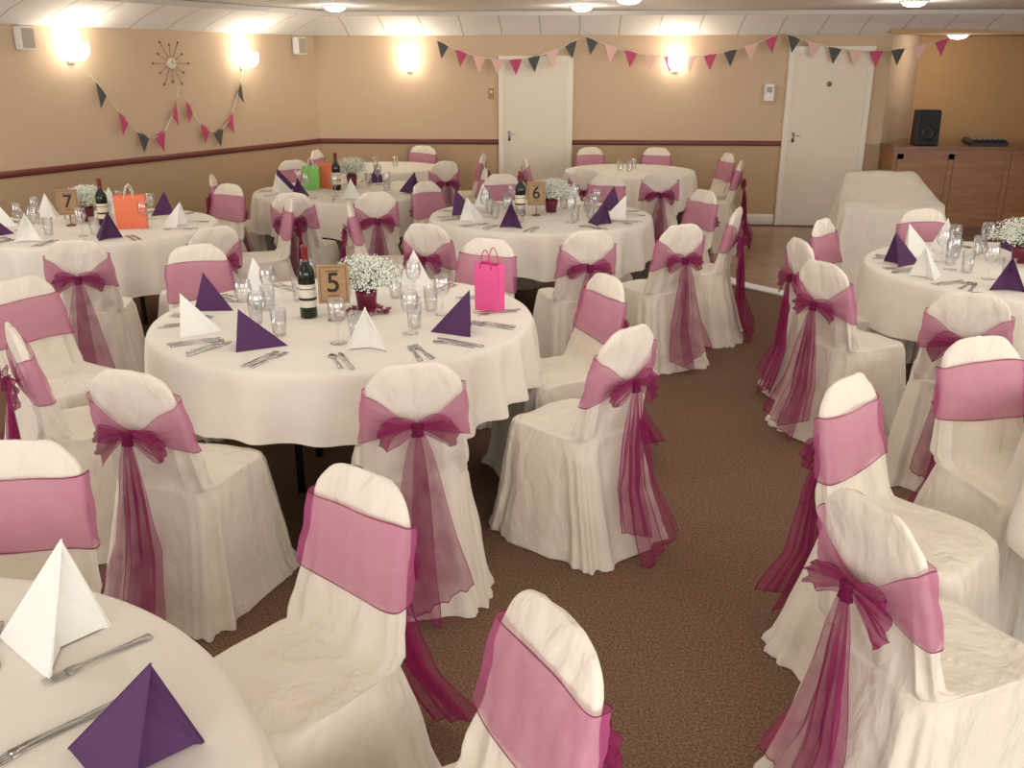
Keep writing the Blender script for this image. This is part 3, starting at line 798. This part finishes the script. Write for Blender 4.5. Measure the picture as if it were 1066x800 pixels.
def sconce(loc, rz):
    pl = MB(); pl.add(*g_box(0, -.008, 0, .06, .016, .09)); pl.add(*g_tube([(0, -.016, -.02), (0, -.07, -.035), (0, -.095, -.01)], .006))
    sh = MB(); sh.add(*g_lathe([(.012, -.02), (.055, -.008), (.086, .03), (.098, .08), (.090, .130), (.086, .130), (.093, .08), (.081, .03), (.001, .0)], 28, True, False, c=(0, -.115)))
    place(N('wall_lamp', None, [N('lamp_base', pl.mesh('pl', [M_frame])), N('lamp_shade', sh.mesh('sh', [M_lamp]), label='glowing frosted glass shade')]), loc, rz, 'lit wall lamp with frosted glass shade on beige wall', 'wall lamp', 'lit wall lamps')
    L = bpy.data.lights.new('bulb', 'POINT'); L.energy = 1.6; L.color = (1, .92, .80); L.shadow_soft_size = .05
    o = bpy.data.objects.new('bulb_light', L); COL.objects.link(o)
    o.location = Vector(loc)+Matrix.Rotation(rz, 3, 'Z') @ Vector((0, -.20, .16))
lrz = atan2(LN.x, -LN.y)
sconce(LP(3.26, 0, 1.84), lrz); sconce(LP(1.19, 0, 1.78), lrz)
sconce((-1.18, bwY(-1.20), 1.74), back_rot); sconce((1.84, bwY(1.84), 1.74), back_rot)

T90 = Matrix.Rotation(pi/2, 4, 'X')
fc = MB(); g = g_lathe([(.001, .03), (.045, .03), (.05, .025), (.05, 0)], 32); fc.add(g[0], g[1], 0, T90)
ry = MB()
for k in range(12):
    a = k*pi/6; L = .22 if k % 2 == 0 else .17
    ry.add(*g_tube([(.05*cos(a), -.012, .05*sin(a)), (L*cos(a), -.012, L*sin(a))], .0025, 6))
    T = Matrix.Translation((L*cos(a), -.012, L*sin(a))) @ T90; g = g_lathe([(.001, .008), (.009, .006), (.012, 0), (.009, -.006), (.001, -.008)], 12); ry.add(g[0], g[1], 0, T)
hd = MB(); hd.add(*g_box(0, -.034, .018, .004, .002, .04)); hd.add(*g_box(.012, -.034, 0, .03, .002, .004))
place(N('wall_clock', None, [N('clock_face', fc.mesh('fc', [M_label])), N('clock_ray', ry.mesh('ry', [M_brass])), N('clock_hand', hd.mesh('hd', [M_ink], False))]), LP(2.15, .0, 1.80), lrz, 'bronze starburst wall clock on beige wall', 'clock')

wb = MB(); wb.add(*g_box(0, -.035, 0, .10, .07, .18)); w2 = MB(); w2.add(*g_box(0, -.072, .03, .06, .006, .06))
place(N('soap_dispenser', wb.mesh('wb', [M_white], False), [N('dispenser_window', w2.mesh('w2', [M_grey], False))]), (2.90, bwY(2.9), 1.49), back_rot, 'small white wall dispenser beside cream door', 'dispenser')
ws = MB(); ws.add(*g_box(0, -.01, 0, .06, .02, .12)); w3 = MB(); w3.add(*g_box(0, -.022, .02, .03, .004, .03))
place(N('wall_sign', ws.mesh('wsn', [M_brass], False), [N('sign_symbol', w3.mesh('w3', [M_label], False))]), (-.24, bwY(-.24), 1.47), back_rot, 'small dark sign plate beside cream door', 'sign')

def bunting(P0, P1, sag, cols, label, skew=0.0, fs=.15):
    P0 = Vector(P0); P1 = Vector(P1)
    def pt(t):
        tt = t**(1+skew) if skew else t
        p = P0.lerp(P1, t); p.z -= sag*4*tt*(1-tt); return p
    st = one(g_tube([pt(k/24) for k in range(25)], .005, 6), 'bunting_string', M_label)
    kids = [N('bunting_string', st, label='pale cord')]
    M = {'d': M_fdark, 'p': M_fpink, 'l': M_flight}; n = len(cols); L = (P1-P0).length
    for i, c in enumerate(cols):
        t = (i+.5)/n; h = fs*.5/L
        a = pt(max(0, t-h)); b = pt(min(1, t+h)); m = (a+b)/2; d = (b-a).normalized()
        nn = d.cross(Vector((0, 0, 1))).normalized()
        dd = nn.cross(d)
        if dd.z > 0: dd = -dd
        dn = (Vector((0, 0, -1))*.75+dd*.25).normalized(); w = fs*.5
        A = m-d*w; B = m+d*w; C = m+dn*fs*1.15
        fb = MB(); o = nn*.0015
        v = [A+o, B+o, C+o+nn*.006, A-o, B-o, C-o+nn*.006, (A+B)/2+o+nn*.004, (A+B)/2-o+nn*.004]
        fb.add([tuple(p) for p in v], [(0, 6, 2), (6, 1, 2), (3, 5, 7), (7, 5, 4), (0, 2, 5, 3), (1, 4, 5, 2), (0, 3, 7, 6), (6, 7, 4, 1)])
        kids.append(N('pennant', fb.mesh('pennant', [M[c]], False)))
    place(N('bunting', None, kids), (0, 0, 0), 0, label, 'bunting', 'triangle bunting')
def WB(x, z, o=.14): return (x, bwY(x)-o, z)
bunting(WB(-.88, 2.07), WB(.76, 2.07), .23, 'dpllpdld', 'bunting of pink, pale and charcoal pennants above door')
bunting(WB(.78, 2.10), WB(2.96, 2.12), .24, 'dlplplpdlp', 'long bunting of pink and charcoal pennants on plain wall')
bunting(WB(2.98, 2.12), WB(4.78, 2.08), .17, 'dldlpdlp', 'bunting of pennants running towards the alcove')
bunting(LP(3.12, .05, 1.70), LP(2.12, .05, 1.58), .50, 'dpdpp', 'short bunting hung on side wall beneath clock', skew=.3)
bunting(LP(2.10, .05, 1.56), LP(1.22, .05, 1.76), .52, 'ppdpd', 'short bunting hung on side wall beside lamp')

cl = MB(); cl.add(*g_lathe([(.10, 0), (.105, -.01), (.09, -.035), (.05, -.05), (.001, -.053)], 28))
rm = MB(); rm.add(*g_lathe([(.125, 0), (.125, -.012), (.10, -.016), (.10, 0)], 28))
clm, rmm = cl.mesh('cl', [M_lamp2]), rm.mesh('rm', [M_white])
for (x, y, z) in ((-1.72, 9.75, ZC), (.68, 9.75, ZC), (1.0, 8.6, ZC), (3.6, 9.0, ZC), (5.0, 11.15, ZS+.01), (-3.2, 6.5, ZC), (0, 4.2, ZC), (3, 5.0, ZC), (-1.5, 2.0, ZC), (1.5, 1.8, ZC)):
    place(N('ceiling_light', rmm, [N('light_diffuser', clm, label='glowing round glass diffuser')]), (x, y, z), 0, 'round flush ceiling light, switched on', 'ceiling light', 'round ceiling lights')
    L = bpy.data.lights.new('clight', 'POINT'); L.energy = 8.5 if y > 6 else 4; L.color = (1, .94, .86); L.shadow_soft_size = .12
    o = bpy.data.objects.new('fixture_light', L); COL.objects.link(o); o.location = (x, y, z-.14)

# ------------------------------------------------------------------ lights / world
def area(loc, target, sx, sy, e, col):
    L = bpy.data.lights.new('area', 'AREA'); L.shape = 'RECTANGLE'; L.size = sx; L.size_y = sy; L.energy = e; L.color = col
    o = bpy.data.objects.new('fill_light', L); COL.objects.link(o); o.location = loc
    o.rotation_euler = (Vector(target)-Vector(loc)).to_track_quat('-Z', 'Y').to_euler()
area((1.0, -2.8, 1.7), (0, 6, .9), 7, 1.8, 175, (1, .98, .96))
area((6.2, 2.2, 1.5), (0, 5.5, .7), 3.5, 1.6, 72, (1, .985, .97))
area((0, 4.6, 2.30), (0, 4.6, 0), 8, 4.0, 56, (1, .965, .93))  # added overhead fill, separate from the round ceiling fixtures
area((-6.3, 2.8, 1.5), (0, 6, .7), 3.5, 1.6, 80, (1, .985, .97))
w = bpy.data.worlds.new('w'); scene.world = w; w.use_nodes = True
w.node_tree.nodes['Background'].inputs[0].default_value = (1, .98, .965, 1)
w.node_tree.nodes['Background'].inputs[1].default_value = 1.15

# ------------------------------------------------------------------ camera
cam = bpy.data.cameras.new('camera'); cam.sensor_width = 36; cam.lens = 970/1066*36
co = bpy.data.objects.new('camera', cam); COL.objects.link(co)
co.location = (0, 0, 1.8); co.rotation_euler = (radians(71), 0, 0)
cam.clip_start = 0.05
scene.camera = co
